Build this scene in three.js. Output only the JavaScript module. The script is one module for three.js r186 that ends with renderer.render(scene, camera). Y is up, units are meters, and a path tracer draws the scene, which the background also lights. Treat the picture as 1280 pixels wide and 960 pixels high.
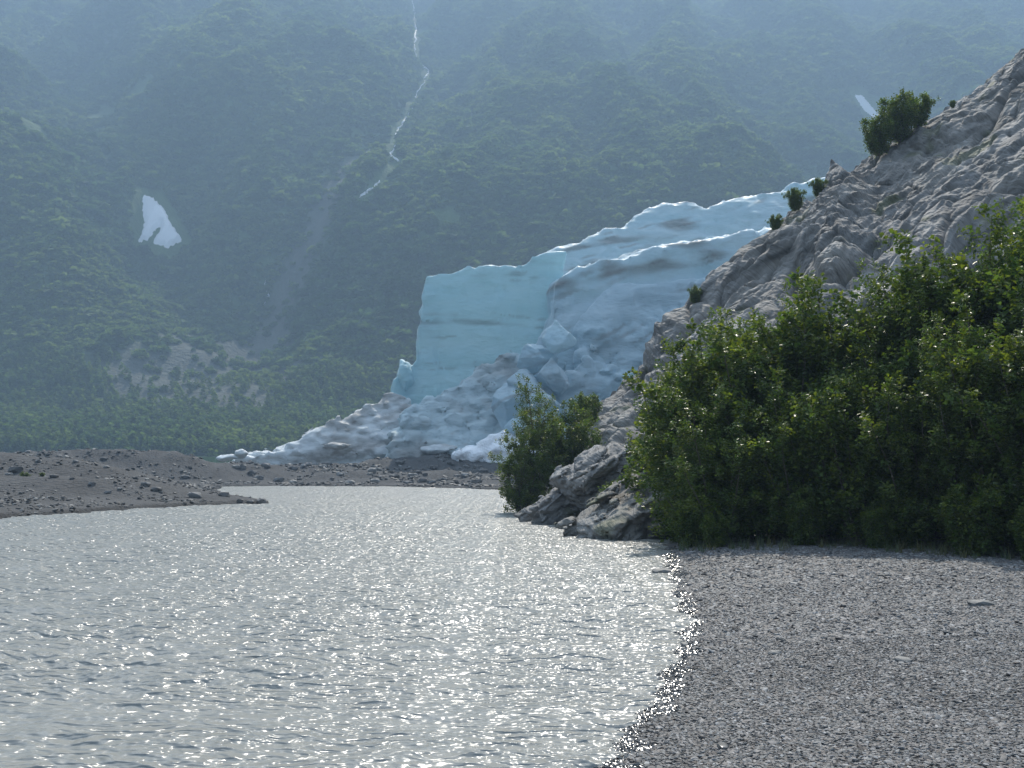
import * as THREE from 'three';
import { ImprovedNoise } from 'three/addons/math/ImprovedNoise.js';
import { mergeGeometries, mergeVertices, toCreasedNormals } from 'three/addons/utils/BufferGeometryUtils.js';

// ------------------------------------------------------------------ camera, sky, sun, exposure
const F = 1300;                                       // focal length in photo pixels (1280 x 960)
const EYE = 1.7, WATER = -0.35;                       // eye above the beach, water level
const camera = new THREE.PerspectiveCamera(2 * Math.atan(480 / F) * 180 / Math.PI, 4 / 3, 0.1, 9000);
camera.position.set(0, EYE, 0);
const PITCH = Math.atan(105 / F);
camera.rotation.x = PITCH;
camera.updateMatrixWorld();

const scene = new THREE.Scene();
const SUN_EL = 49 * Math.PI / 180, SUN_AZ = 5.5 * Math.PI / 180;
const sunDir = new THREE.Vector3(Math.sin(SUN_AZ) * Math.cos(SUN_EL), Math.sin(SUN_EL), -Math.cos(SUN_AZ) * Math.cos(SUN_EL));
const sun = new THREE.DirectionalLight(new THREE.Color().setRGB(1, 0.93, 0.82), 4.6);
sun.position.copy(sunDir).multiplyScalar(900);
sun.castShadow = true; sun.shadow.mapSize.set(4096, 4096);
Object.assign(sun.shadow.camera, { left: -300, right: 300, top: 300, bottom: -300, near: 10, far: 2500 });
sun.shadow.radius = 1;
scene.add(sun); scene.add(sun.target);

function makeSky() {
  const W = 1024, H = 512, data = new Float32Array(W * H * 4), v = new THREE.Vector3();
  for (let j = 0; j < H; j++) for (let i = 0; i < W; i++) {
    const el = ((j + 0.5) / H - 0.5) * Math.PI, az = ((i + 0.5) / W - 0.5) * 2 * Math.PI;
    v.set(Math.cos(el) * Math.cos(az), Math.sin(el), Math.cos(el) * Math.sin(az));
    const h = Math.pow(1 - Math.max(0, v.y), 2.2), c = v.dot(sunDir);
    const au = 0.75 * Math.pow(Math.max(0, c), 4) + 1.2 * Math.pow(Math.max(0, c), 40);
    const k = (j * W + i) * 4;
    data[k] = 0.38 + 0.36 * h + au; data[k + 1] = 0.47 + 0.31 * h + au * 0.97; data[k + 2] = 0.62 + 0.21 * h + au * 0.92; data[k + 3] = 1;
  }
  const t = new THREE.DataTexture(data, W, H, THREE.RGBAFormat, THREE.FloatType);
  t.mapping = THREE.EquirectangularReflectionMapping; t.magFilter = THREE.LinearFilter; t.minFilter = THREE.LinearFilter; t.needsUpdate = true;
  return t;
}
scene.background = makeSky();
scene.environment = scene.background;
scene.backgroundIntensity = 1; scene.environmentIntensity = 1;
scene.fog = new THREE.FogExp2(new THREE.Color().setRGB(0.46, 0.70, 1.0), 0.0009);
const EXPOSURE = 2.35;

// ------------------------------------------------------------------ helpers
let seed = 12345;
const rnd = () => { seed |= 0; seed = seed + 0x6D2B79F5 | 0; let t = Math.imul(seed ^ seed >>> 15, 1 | seed); t = t + Math.imul(t ^ t >>> 7, 61 | t) ^ t; return ((t ^ t >>> 14) >>> 0) / 4294967296; };
const rr = (a, b) => a + (b - a) * rnd();
const perlin = new ImprovedNoise();
const N = (x, y, z) => perlin.noise(x + 31.7, y + 57.3, z + 11.9);
function fbm(x, y, z, o) { let s = 0, a = 1, f = 1; for (let i = 0; i < o; i++) { s += a * N(x * f, y * f + i * 7.1, z * f); a *= 0.5; f *= 2.03; } return s; }
function ridged(x, y, z, o) { let s = 0, a = 1, f = 1; for (let i = 0; i < o; i++) { s += a * (1 - 2 * Math.abs(N(x * f, y * f + i * 5.3, z * f))); a *= 0.5; f *= 2.07; } return s; }
const clamp = (x, a = 0, b = 1) => Math.min(b, Math.max(a, x));
const sstep = (a, b, x) => { const t = clamp((x - a) / (b - a)); return t * t * (3 - 2 * t); };
const lerp = (a, b, t) => a + (b - a) * t;
const RGB = (r, g, b) => new THREE.Color().setRGB(r, g, b);
function table(rows, x) {                             // piecewise linear rows [x, a, b, ...]
  if (x <= rows[0][0]) return rows[0].slice(1);
  for (let i = 1; i < rows.length; i++) if (x <= rows[i][0]) { const t = (x - rows[i - 1][0]) / (rows[i][0] - rows[i - 1][0]); return rows[i].slice(1).map((v, k) => lerp(rows[i - 1][k + 1], v, t)); }
  return rows[rows.length - 1].slice(1);
}
const cp = Math.cos(PITCH), sp = Math.sin(PITCH);
function at(px, py, d) {                              // the place seen at a photo pixel, d metres ahead
  const a = (px - 640) / F, b = (480 - py) / F, fy = b * cp + sp, fz = cp - b * sp;
  return new THREE.Vector3(a / fz * d, EYE + fy / fz * d, -d);
}
function onPlane(px, py, y) { const p = at(px, py, 1); return at(px, py, (y - EYE) / (p.y - EYE)); }
function sdPoly(x, y, P) {                            // signed distance to a polygon [[x, y], ...], negative inside
  let d = Infinity, s = 1;
  for (let i = 0, j = P.length - 1; i < P.length; j = i++) {
    const ex = P[j][0] - P[i][0], ey = P[j][1] - P[i][1], wx = x - P[i][0], wy = y - P[i][1];
    const t = clamp((wx * ex + wy * ey) / (ex * ex + ey * ey)), bx = wx - ex * t, by = wy - ey * t;
    d = Math.min(d, bx * bx + by * by);
    const c1 = y >= P[i][1], c2 = y < P[j][1], c3 = ex * wy > ey * wx;
    if ((c1 && c2 && c3) || (!c1 && !c2 && !c3)) s = -s;
  }
  return s * Math.sqrt(d);
}
function distPath(x, y, P) { let best = 1e9, along = 0; for (let i = 1; i < P.length; i++) { const ex = P[i][0] - P[i - 1][0], ey = P[i][1] - P[i - 1][1], t = clamp(((x - P[i - 1][0]) * ex + (y - P[i - 1][1]) * ey) / (ex * ex + ey * ey)); const d = Math.hypot(x - P[i - 1][0] - ex * t, y - P[i - 1][1] - ey * t); if (d < best) { best = d; along = (i - 1 + t) / (P.length - 1); } } return [best, along]; }

const taken = {};
function numbered(n) { const k = taken[n] = (taken[n] ?? -1) + 1; return k ? `${n}_${String(k).padStart(3, '0')}` : n; }
function tag(o, label, category, group, kind) { if (label) o.userData.label = label; if (category) o.userData.category = category; if (group) o.userData.group = group; if (kind) o.userData.kind = kind; return o; }
function mesh(name, g, m, parent = scene) { const o = new THREE.Mesh(g, m); o.name = parent === scene ? numbered(name) : name; o.castShadow = o.receiveShadow = true; parent.add(o); return o; }
function thing(name, label, category, p = [0, 0, 0], turn = 0, group) { const o = new THREE.Group(); o.name = numbered(name); o.position.set(...p); o.rotation.y = turn; scene.add(o); return tag(o, label, category, group); }
function copy(o, p, turn, s, label, group) { const c = o.clone(); c.name = numbered(o.name.replace(/_\d+$/, '')); c.position.set(...p); c.rotation.y = turn; if (s) c.scale.set(...s); c.userData = { ...o.userData }; tag(c, label, null, group); scene.add(c); return c; }
function geo(pos, idx, uv, col) { const g = new THREE.BufferGeometry(); g.setAttribute('position', new THREE.Float32BufferAttribute(pos, 3)); if (uv) g.setAttribute('uv', new THREE.Float32BufferAttribute(uv, 2)); if (col) g.setAttribute('color', new THREE.Float32BufferAttribute(col, 3)); g.setIndex(new THREE.BufferAttribute(new Uint32Array(idx), 1)); g.computeVertexNormals(); return g; }
// a sheet of nu x nv points; fn(i, j) -> [x, y, z, u, v, r, g, b], keep(i, j) says whether a cell is kept
function sheet(nu, nv, fn, keep) {
  const pos = new Float32Array(nu * nv * 3), uv = new Float32Array(nu * nv * 2), col = new Float32Array(nu * nv * 3), idx = [];
  for (let j = 0; j < nv; j++) for (let i = 0; i < nu; i++) { const k = j * nu + i, q = fn(i, j); pos.set([q[0], q[1], q[2]], 3 * k); uv.set([q[3], q[4]], 2 * k); col.set([q[5] ?? 1, q[6] ?? 1, q[7] ?? 1], 3 * k); }
  for (let j = 0; j < nv - 1; j++) for (let i = 0; i < nu - 1; i++) { if (keep && !keep(i, j)) continue; const a = j * nu + i, b = a + 1, c = a + nu, d = c + 1; idx.push(a, b, c, b, d, c); }
  if (!keep) return geo(pos, idx, uv, col);
  const to = new Int32Array(nu * nv).fill(-1), p2 = [], u2 = [], c2 = []; let n = 0;                  // only the points in use
  for (let q = 0; q < idx.length; q++) { const k = idx[q]; if (to[k] < 0) { to[k] = n++; p2.push(pos[3 * k], pos[3 * k + 1], pos[3 * k + 2]); u2.push(uv[2 * k], uv[2 * k + 1]); c2.push(col[3 * k], col[3 * k + 1], col[3 * k + 2]); } idx[q] = to[k]; }
  return geo(p2, idx, u2, c2);
}
// closed surface of a field (negative inside) on a grid
function surface(f, lo, hi, cell, color) {
  const n = [0, 1, 2].map(k => Math.ceil((hi[k] - lo[k]) / cell) + 1), [nx, ny, nz] = n, V = new Float32Array(nx * ny * nz);
  for (let k = 0, q = 0; k < nz; k++) for (let j = 0; j < ny; j++) for (let i = 0; i < nx; i++, q++) V[q] = (i === 0 || j === 0 || k === 0 || i === nx - 1 || j === ny - 1 || k === nz - 1) ? cell : f(lo[0] + i * cell, lo[1] + j * cell, lo[2] + k * cell);
  const id = new Int32Array(V.length).fill(-1), pos = [], idx = [], off = [0, 1, nx, nx + 1, nx * ny, nx * ny + 1, nx * ny + nx, nx * ny + nx + 1];
  const E = [[0, 1], [2, 3], [4, 5], [6, 7], [0, 2], [1, 3], [4, 6], [5, 7], [0, 4], [1, 5], [2, 6], [3, 7]];
  for (let k = 0; k < nz - 1; k++) for (let j = 0; j < ny - 1; j++) for (let i = 0; i < nx - 1; i++) {
    const q = i + nx * (j + ny * k); let m = 0; for (let c = 0; c < 8; c++) if (V[q + off[c]] < 0) m |= 1 << c;
    if (m === 0 || m === 255) continue;
    let x = 0, y = 0, z = 0, c = 0;
    for (const [a, b] of E) { const va = V[q + off[a]], vb = V[q + off[b]]; if (va < 0 === vb < 0) continue; const t = va / (va - vb); x += lerp(a & 1, b & 1, t); y += lerp(a >> 1 & 1, b >> 1 & 1, t); z += lerp(a >> 2, b >> 2, t); c++; }
    id[q] = pos.length / 3; pos.push(lo[0] + (i + x / c) * cell, lo[1] + (j + y / c) * cell, lo[2] + (k + z / c) * cell);
  }
  const st = [1, nx, nx * ny];
  for (let k = 1; k < nz - 1; k++) for (let j = 1; j < ny - 1; j++) for (let i = 1; i < nx - 1; i++) {
    const q = i + nx * (j + ny * k), s = V[q] < 0;
    for (let a = 0; a < 3; a++) { if (s === V[q + st[a]] < 0) continue; const b = st[(a + 1) % 3], c = st[(a + 2) % 3], A = id[q - b - c], B = id[q - c], C = id[q], D = id[q - b]; if (s) idx.push(A, B, C, A, C, D); else idx.push(A, C, B, A, D, C); }
  }
  const uv = [], col = []; for (let k = 0; k < pos.length; k += 3) { uv.push(pos[k] + 0.6 * pos[k + 2], pos[k + 1] + 0.35 * pos[k + 2]); if (color) col.push(...color(pos[k], pos[k + 1], pos[k + 2])); }
  return geo(pos, idx, uv, color ? col : null);
}
// grain textures: a tileable height field as a bump map
function heightTex(n, fn) { const d = new Uint8Array(n * n * 4); for (let j = 0; j < n; j++) for (let i = 0; i < n; i++) { const v = clamp(fn(i / n, j / n)) * 255, k = 4 * (j * n + i); d[k] = d[k + 1] = d[k + 2] = v; d[k + 3] = 255; } const t = new THREE.DataTexture(d, n, n); t.wrapS = t.wrapT = THREE.RepeatWrapping; t.magFilter = THREE.LinearFilter; t.minFilter = THREE.LinearMipmapLinearFilter; t.generateMipmaps = true; t.needsUpdate = true; return t; }
const TAU = Math.PI * 2;
// periodic noise: blends four shifted copies
function tile(u, v, f, fn) { const a = fn(u * f, v * f), b = fn((u - 1) * f, v * f), c = fn(u * f, (v - 1) * f), d = fn((u - 1) * f, (v - 1) * f), w = sstep(0.6, 1, u), h = sstep(0.6, 1, v); return lerp(lerp(a, b, w), lerp(c, d, w), h); }
const rep = (t, s) => { const c = t.clone(); c.repeat.set(1 / s, 1 / s); c.needsUpdate = true; return c; };
const T = {
  grain: heightTex(512, (u, v) => 0.5 + 0.3 * tile(u, v, 12, (x, y) => fbm(x, y, 4, 4))),
  streak: heightTex(1024, (u, v) => 0.5 + 0.3 * tile(u, v, 10, (x, y) => ridged(x * 0.35, y * 1.6, 2, 4)) + 0.15 * tile(u, v, 14, (x, y) => fbm(x, y, 8, 3))),
  ice: heightTex(512, (u, v) => 0.5 + 0.3 * tile(u, v, 6, (x, y) => fbm(x * 0.6, y * 1.8, 6, 4))),
};
function normalTex(n, size, height, fn) {              // the same kind of relief as a normal map: size metres a tile, height metres from low to high
  const H = new Float32Array(n * n), d = new Uint8Array(n * n * 4), k = height * n / size;
  for (let j = 0; j < n; j++) for (let i = 0; i < n; i++) H[j * n + i] = fn(i / n, j / n);
  for (let j = 0; j < n; j++) for (let i = 0; i < n; i++) { const dx = (H[j * n + (i + 1) % n] - H[j * n + (i + n - 1) % n]) * 0.5 * k, dy = (H[((j + 1) % n) * n + i] - H[((j + n - 1) % n) * n + i]) * 0.5 * k, l = 1 / Math.hypot(dx, dy, 1), q = 4 * (j * n + i); d[q] = 127.5 - 127.5 * dx * l; d[q + 1] = 127.5 - 127.5 * dy * l; d[q + 2] = 127.5 + 127.5 * l; d[q + 3] = 255; }
  const t = new THREE.DataTexture(d, n, n); t.wrapS = t.wrapT = THREE.RepeatWrapping; t.magFilter = THREE.LinearFilter; t.needsUpdate = true; t.repeat.set(1 / size, 1 / size); return t;
}
const std = (o) => new THREE.MeshStandardMaterial(o), phy = (o) => new THREE.MeshPhysicalMaterial(o);

// ------------------------------------------------------------------ mountain
const G = {};                                          // grid of heights
const corner = at(10, 8, 1600), crestLimit = (x) => corner.y + 15 + (x - corner.x) * (x < corner.x ? 1.3 : 0.62);
function baseSlope(x, d) {
  const foot = 420 + 0.05 * x + 25 * Math.sin(x * 0.006);
  const s = d - foot; if (s < 0) return 0.012 * (d - 150) + 3;
  let h = 0.012 * (foot - 150) + 3;
  h += 0.2 * Math.min(s, 110) + (s > 110 ? 0.40 * Math.min(s - 110, 60) : 0) + (s > 170 ? 0.68 * (s - 170) : 0);
  return h;
}
function hitBase(px, py) { let d = 300; const p = at(px, py, 1), k = (p.y - EYE); for (; d < 2500; d += 2) if (baseSlope(p.x * d, d) > EYE + k * d) break; return [p.x * d, d]; }
const fallPx = [[513, -25], [516, 20], [520, 60], [537, 92], [515, 130], [498, 165], [490, 195], [472, 235], [445, 256], [400, 300], [345, 345], [330, 390]];
const fallPath = fallPx.map(p => hitBase(...p)), snowGully = [[100, 115], [112, 135], [150, 195], [185, 250], [205, 310], [250, 345]].map(p => hitBase(...p));
const rightGully = [[1065, 60], [1075, 125], [1100, 170], [1120, 230]].map(p => hitBase(...p));
const fan = [[345, 335], [318, 340], [230, 395], [140, 470], [110, 520], [330, 520], [385, 470], [362, 400]].map(p => hitBase(...p));
function mountainH(x, d) {
  let h = baseSlope(x, d);
  const up = sstep(500, 760, d), wx = x + 60 * N(x * 0.003, d * 0.003, 2);
  h += up * (46 * ridged(wx * 0.0036, d * 0.0012, 5, 3) + 15 * ridged(wx * 0.012, d * 0.005, 9, 3)) + sstep(430, 560, d) * 9 * fbm(x * 0.02, d * 0.012, 1, 3);
  const [a, t] = distPath(x, d, fallPath); h -= sstep(450, 640, d) * 50 * Math.exp(-((a / 75) ** 2)) + 6 * Math.exp(-((a / 14) ** 2)) * up;
  const [b] = distPath(x, d, snowGully); h -= 62 * Math.exp(-((b / 62) ** 2)) * up;
  const [c] = distPath(x, d, rightGully); h -= 22 * Math.exp(-((c / 40) ** 2)) * up;
  const L = Math.min(crestLimit(x) + 12 * fbm(x * 0.02, 3, 1, 3), 850 + 20 * N(x * 0.01, 5, 2)); if (h > L) h = L - (h - L) * 0.3;   // the ridge and the far side
  return h;
}
const screeAt = (x, d) => { const f = -sdPoly(x, d, fan), [a, t] = distPath(x, d, fallPath); return Math.max(sstep(-22, 16, f + 26 * N(x * 0.02, d * 0.02, 4) + 10 * N(x * 0.08, d * 0.05, 4)), sstep(t > 0.62 ? 30 : 16, 8, a + 10 * N(x * 0.03, d * 0.03, 8)) * (t > 0.6 ? 1 : 0.1)); };
{
  const x0 = -1300, x1 = 1400, d0 = 360, d1 = 2050, nx = 560, nd = 340;
  const H = new Float32Array(nx * nd), X = i => lerp(x0, x1, i / (nx - 1)), D = j => d0 + (d1 - d0) * Math.pow(j / (nd - 1), 1.15);
  for (let j = 0; j < nd; j++) for (let i = 0; i < nx; i++) H[j * nx + i] = mountainH(X(i), D(j)) - (j === 0 ? 6 : 0);
  G.h = (x, d) => { const i = clamp((x - x0) / (x1 - x0) * (nx - 1), 0, nx - 1.001), j = clamp(Math.pow(clamp((d - d0) / (d1 - d0)), 1 / 1.15) * (nd - 1), 0, nd - 1.001), a = i | 0, b = j | 0, u = i - a, v = j - b, q = b * nx + a; return lerp(lerp(H[q], H[q + 1], u), lerp(H[q + nx], H[q + nx + 1], u), v); };
  G.hit = (px, py) => { const p = at(px, py, 1), k = p.y - EYE; let d = 380; for (; d < 2000; d += 0.8) if (G.h(p.x * d, d) > EYE + k * d) break; return [p.x * d, d]; };
  const g = sheet(nx, nd, (i, j) => {
    const x = X(i), d = D(j), s = screeAt(x, d), m = 0.5 + 0.5 * N(x * 0.013, d * 0.013, 3), rock = sstep(0.25, 0.6, fbm(x * 0.01, d * 0.01, 7, 3) + sstep(900, 1500, d) * 0.35 - 0.1), k = 0.85 + 0.3 * N(x * 0.2, d * 0.2, 5);
    let c = [lerp(0.06, 0.09, m), lerp(0.11, 0.145, m), 0.035]; c = c.map((v, q) => lerp(v, [0.085, 0.11, 0.06][q], rock)); c = c.map((v, q) => k * lerp(v, [0.09, 0.098, 0.082][q], s));
    return [x, H[j * nx + i], -d, x, d, ...c];
  });
  tag(mesh('mountain', g, std({ vertexColors: true, roughness: 1, bumpMap: rep(T.grain, 26), bumpScale: 2.2 })), 'steep mountainside covered in green scrub, fading into blue haze', 'mountain', null, 'structure');
}

// ------------------------------------------------------------------ valley floor, gravel shores, river
tag(mesh('ground', sheet(41, 41, (i, j) => [lerp(-4000, 4000, i / 40), -1.7, lerp(-4000, 4000, j / 40), i * 200, j * 200, 0.13, 0.13, 0.125]), std({ vertexColors: true, roughness: 1, bumpMap: rep(T.grain, 3), bumpScale: 0.05 })), 'grey gravel valley floor', 'ground', null, 'structure');

// water's edge of the near beach: x at each distance (d may be negative behind the camera)
const shore = [[25.4, 3.95], [24, 3.7], [21, 3.3], [17.2, 2.8], [13.7, 2.42], [11.8, 2.02], [10, 1.58], [8.7, 1.22], [7.7, 0.93], [7, 0.72], [5, 0.1], [2, -0.7], [-3, -1.6], [-12, -2.2], [-60, -3]].reverse().map(r => [r[0], r[1] - 0.28]);
const shoreX = (d) => table(shore, d)[0];
function beachSD(x, d) { if (d > 25.4) { return Math.min(x - 3.67, (27.6 - d)); } return x - shoreX(d) + 0.1 * N(x * 0.8, d * 0.8, 7) + 0.05 * N(x * 3, d * 3, 2); }
function beachH(x, d) {
  const s = beachSD(x, d); if (s < 0) return WATER + Math.max(-1.2, s * 0.35);
  return WATER + 0.05 * Math.min(s, 0.4) / 0.4 + 0.3 * (1 - Math.exp(-s / 1.6)) + 0.02 * N(x * 0.5, d * 0.5, 1) + 0.05 * sstep(2, 6, s) * N(x * 0.2, d * 0.35, 3) + 0.012 * N(x * 1.7, d * 1.7, 4);
}
{
  const nx = 260, nd = 420, X = i => -7 + 60 * Math.pow(i / (nx - 1), 1.7), D = j => lerp(-25, 34, j / (nd - 1));
  const g = sheet(nx, nd, (i, j) => { const x = X(i), d = D(j), wet = sstep(0.45, 0.1, beachSD(x, d)), m = (0.9 + 0.25 * N(x * 0.7, d * 0.7, 2) + 0.2 * N(x * 6, d * 6, 4)) * lerp(1, 0.45, wet); return [x, beachH(x, d), -d, x, d, 0.082 * m, 0.08 * m, 0.076 * m]; });
  tag(mesh('gravel_beach', g, std({ vertexColors: true, roughness: 0.95, bumpMap: rep(T.grain, 0.9), bumpScale: 0.035 })), 'grey gravel beach running down to the river', 'beach', null, 'structure');
}
// far land: gravel bar on the near side, moraine under the glacier
const bank = [[-300, 30], [-60, 36], [-27, 38.5], [-20.8, 42], [-19.3, 46], [-18.2, 51], [-16.6, 56], [-15.2, 58.6], [-13.9, 59.2], [-14.6, 62], [-18, 69], [-22, 79], [-27, 95], [-31.5, 113], [-26, 117], [-14, 113], [-5, 103], [-1, 96], [6, 88], [20, 84], [120, 80], [120, 600], [-300, 600]];
const humps = [[-44, 74, 11, 6, 1.9], [-37, 71, 7, 5, 1.5], [-30, 68, 6, 4.5, 1.35], [-25.5, 66, 4.5, 4, 0.9], [-21.5, 63.5, 3, 4, 0.5], [-30, 59, 5, 2.4, 0.75], [-24, 59.5, 4, 2.2, 0.6], [-55, 122, 9, 6, 2.2], [-47, 126, 5, 5, 1.8], [-40, 123, 5, 5, 2.1], [-33, 127, 5, 5, 1.2], [-27, 133, 6, 6, 0.9], [-14, 138, 9, 8, 1.8], [-4, 139, 7, 8, 1.4], [-9, 124, 4, 4, 0.6], [-20, 125, 4, 4, 0.6]];
function farH(x, d) {
  const s = -sdPoly(x, d, bank) + 0.5 * N(x * 0.25, d * 0.25, 5) + 0.15 * N(x * 1.1, d * 1.1, 6);
  if (s < 0) return WATER + Math.max(-1.3, s * 0.3);
  let h = WATER + 0.22 * sstep(0, 0.3, s) + 0.035 * Math.min(s, 40) + 0.004 * Math.max(0, s - 40);
  for (const [a, b, rx, rd, k] of humps) { const q = ((x - a) / rx) ** 2 + ((d - b) / rd) ** 2; if (q < 9) h += k * Math.exp(-q) * Math.min(1, s / 3) * (d < 90 ? 0.92 : 1.15); }
  const rough = sstep(2, 8, s);
  h += rough * (0.38 * ridged(x * 0.16, d * 0.16, 4, 3) * 0.6 + 0.22 * fbm(x * 0.5, d * 0.5, 8, 3)) * (0.4 + 0.8 * sstep(90, 120, d));
  return Math.max(h, WATER + 0.12);
}
{
  const P = []; for (let p = -900; p < -160; p += 30) P.push(p); for (let p = -160; p <= 780; p += 2.4) P.push(p); for (let p = 800; p < 1700; p += 30) P.push(p);
  const D = [33]; while (D[D.length - 1] < 430) D.push(D[D.length - 1] * 1.0078);
  const g = sheet(P.length, D.length, (i, j) => { const d = D[j], x = (P[i] - 640) / F * d, k = (0.9 + 0.25 * N(x * 0.3, d * 0.3, 4) + 0.25 * N(x * 1.9, d * 1.9, 5)), wet = sstep(0.5, 0.1, -sdPoly(x, d, bank)), green = sstep(200, 300, d), c = k * lerp(1, 0.4, wet); return [x, farH(x, d), -d, x, d, lerp(0.062 * c, 0.05, green), lerp(0.063 * c, 0.08, green), lerp(0.064 * c, 0.03, green)]; });  // wet edge darkened further, painting in the shaded face of the cut bank
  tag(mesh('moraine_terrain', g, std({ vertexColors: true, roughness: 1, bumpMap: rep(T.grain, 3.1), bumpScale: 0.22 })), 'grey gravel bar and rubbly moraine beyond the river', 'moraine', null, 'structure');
}
// river
{
  const ripples = normalTex(1024, 3.1, 0.125, (u, v) => 0.28 * tile(u, v, 9, (x, y) => 1 - 2 * Math.abs(N(x, y * 2, 3))) + 0.22 * tile(u, v, 22, (x, y) => N(x, y * 1.8, 9)) + 0.1 * tile(u, v, 50, (x, y) => N(x, y * 1.5, 19)));
  const A = []; for (let a = -150; a < -31; a += 7) A.push(a); for (let a = -31; a <= 14; a += 0.082) A.push(a); for (let a = 15; a < 62; a += 4) A.push(a);
  const R = [0.6]; while (R[R.length - 1] < 135) { const r = R[R.length - 1]; R.push(r + Math.max(0.03, r * 0.0056) * (r < 5.5 ? 6 : 1)); }
  const wave = (x, d) => {
    const wx = x + 0.5 * N(x * 0.3, d * 0.3, 3), wd = d + 0.6 * N(x * 0.25, d * 0.25, 8), calm = 0.75 + 0.45 * N(x * 0.12, d * 0.12, 6);
    return calm * (0.075 * N(wx * 0.35, wd * 0.8, 1) + 0.065 * (1 - 2 * Math.abs(N(wx * 0.65, wd * 1.7, 4))) + 0.042 * (1 - 2 * Math.abs(N(wx * 1.6 + 5, wd * 3.6, 7))) + 0.015 * N(wx * 5.5, wd * 8, 2));
  };
  const g = sheet(A.length, R.length, (i, j) => { const a = A[i] * Math.PI / 180, x = Math.sin(a) * R[j], d = Math.cos(a) * R[j]; return [x, WATER + wave(x, d), -d, x, d]; },
    (i, j) => { const a = A[i] * Math.PI / 180, x = Math.sin(a) * R[j], d = Math.cos(a) * R[j]; return !(d < 27 && beachSD(x, d) > 1.2) && sdPoly(x, d, bank) > -2.5; });
  g.deleteAttribute('color');
  tag(mesh('river_water', g, phy({ color: RGB(0.255, 0.26, 0.245), roughness: 0.28, ior: 1.33, normalMap: ripples, normalScale: new THREE.Vector2(1, 1) })), 'silty grey glacial river glittering in the sun', 'river', null, 'structure');
}
console.log('terrain done');

// ------------------------------------------------------------------ bedrock hillside
const hash3 = (i, j, k) => { const v = Math.sin(i * 127.1 + j * 311.7 + k * 74.7) * 43758.5453; return v - Math.floor(v); };
function fracture(x, y, z, size) {                     // broken blocks: each cell sits proud or sunk, with open joints between
  x = x / size + 0.35 * N(x * 0.2, y * 0.2, z * 0.2); y /= size * 0.8; z /= size; const I = Math.floor(x), J = Math.floor(y), K = Math.floor(z); let f1 = 9, f2 = 9, h = 0;
  for (let i = -1; i < 2; i++) for (let j = -1; j < 2; j++) for (let k = -1; k < 2; k++) { const a = I + i, b = J + j, c = K + k, d = (a + hash3(a, b, c) - x) ** 2 + (b + hash3(b, c, a + 9) - y) ** 2 + (c + hash3(c, a, b + 5) - z) ** 2; if (d < f1) { f2 = f1; f1 = d; h = hash3(a + 3, b, c); } else if (d < f2) f2 = d; }
  const e = Math.sqrt(f2) - Math.sqrt(f1); return (0.5 - h) * 0.55 * sstep(0, 0.25, e) + 0.22 * (1 - sstep(0, 0.16, e)) + 0.18 * f1;
}
const rockM = std({ vertexColors: true, roughness: 0.85, bumpMap: rep(T.streak, 2.2), bumpScale: 0.24 });
const rockCols = [[560, 70, 560, 72, -1.2], [640, 56, 640, 60, -0.6], [690, 44.5, 610, 52], [700, 43.5, 570, 54], [722, 42, 512, 56], [760, 39.5, 480, 57], [790, 37, 461, 58], [830, 35, 402, 59], [870, 33.5, 366, 60], [900, 32.5, 338, 61], [960, 31, 291, 62], [1010, 30, 240, 63], [1040, 29.5, 200, 63.5], [1095, 28.5, 180, 64], [1170, 27.5, 132, 65], [1230, 27, 92, 66], [1280, 26.5, 45, 67], [1500, 25.5, -110, 69], [1900, 24, -190, 70], [2600, 22, -200, 70]]
  .map(([px, fd, py, cd, y]) => { const c = at(px, py, cd); return [px, (px - 640) / F * fd, fd, c.x, y ?? c.y, cd]; });
function rockPoint(px, v) {                            // v 0 foot .. 1 crest .. 1.6 far side
  const [fx, fd, cx, cy, cd] = table(rockCols, px), fy = -0.9;
  if (v <= 1) { const t = v; return [lerp(fx, cx, t), lerp(fy, cy, Math.pow(t, 0.92)), lerp(fd, cd, t)]; }
  const t = v - 1; return [cx + 4 * t, cy - (cy + 3) * t * t * 2.2 - 3 * t, cd + 45 * t];
}
const foliation = (x, y, z) => {                       // layers of the schist: sheets that climb away to the upper right
  const a = 0.72 * x + 0.52 * y - 0.25 * z, b = -0.55 * x + 0.80 * y + 0.2 * z, c = 0.4 * x + 0.9 * z, w = 0.9 * N(a * 0.09, b * 0.3, c * 0.1);
  return [a, b + w, c];
};
const plate = (v) => { const f = v - Math.floor(v); return f < 0.14 ? f / 0.14 : (1 - f) / 0.86; };   // a layer that ends in a sharp step
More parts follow.
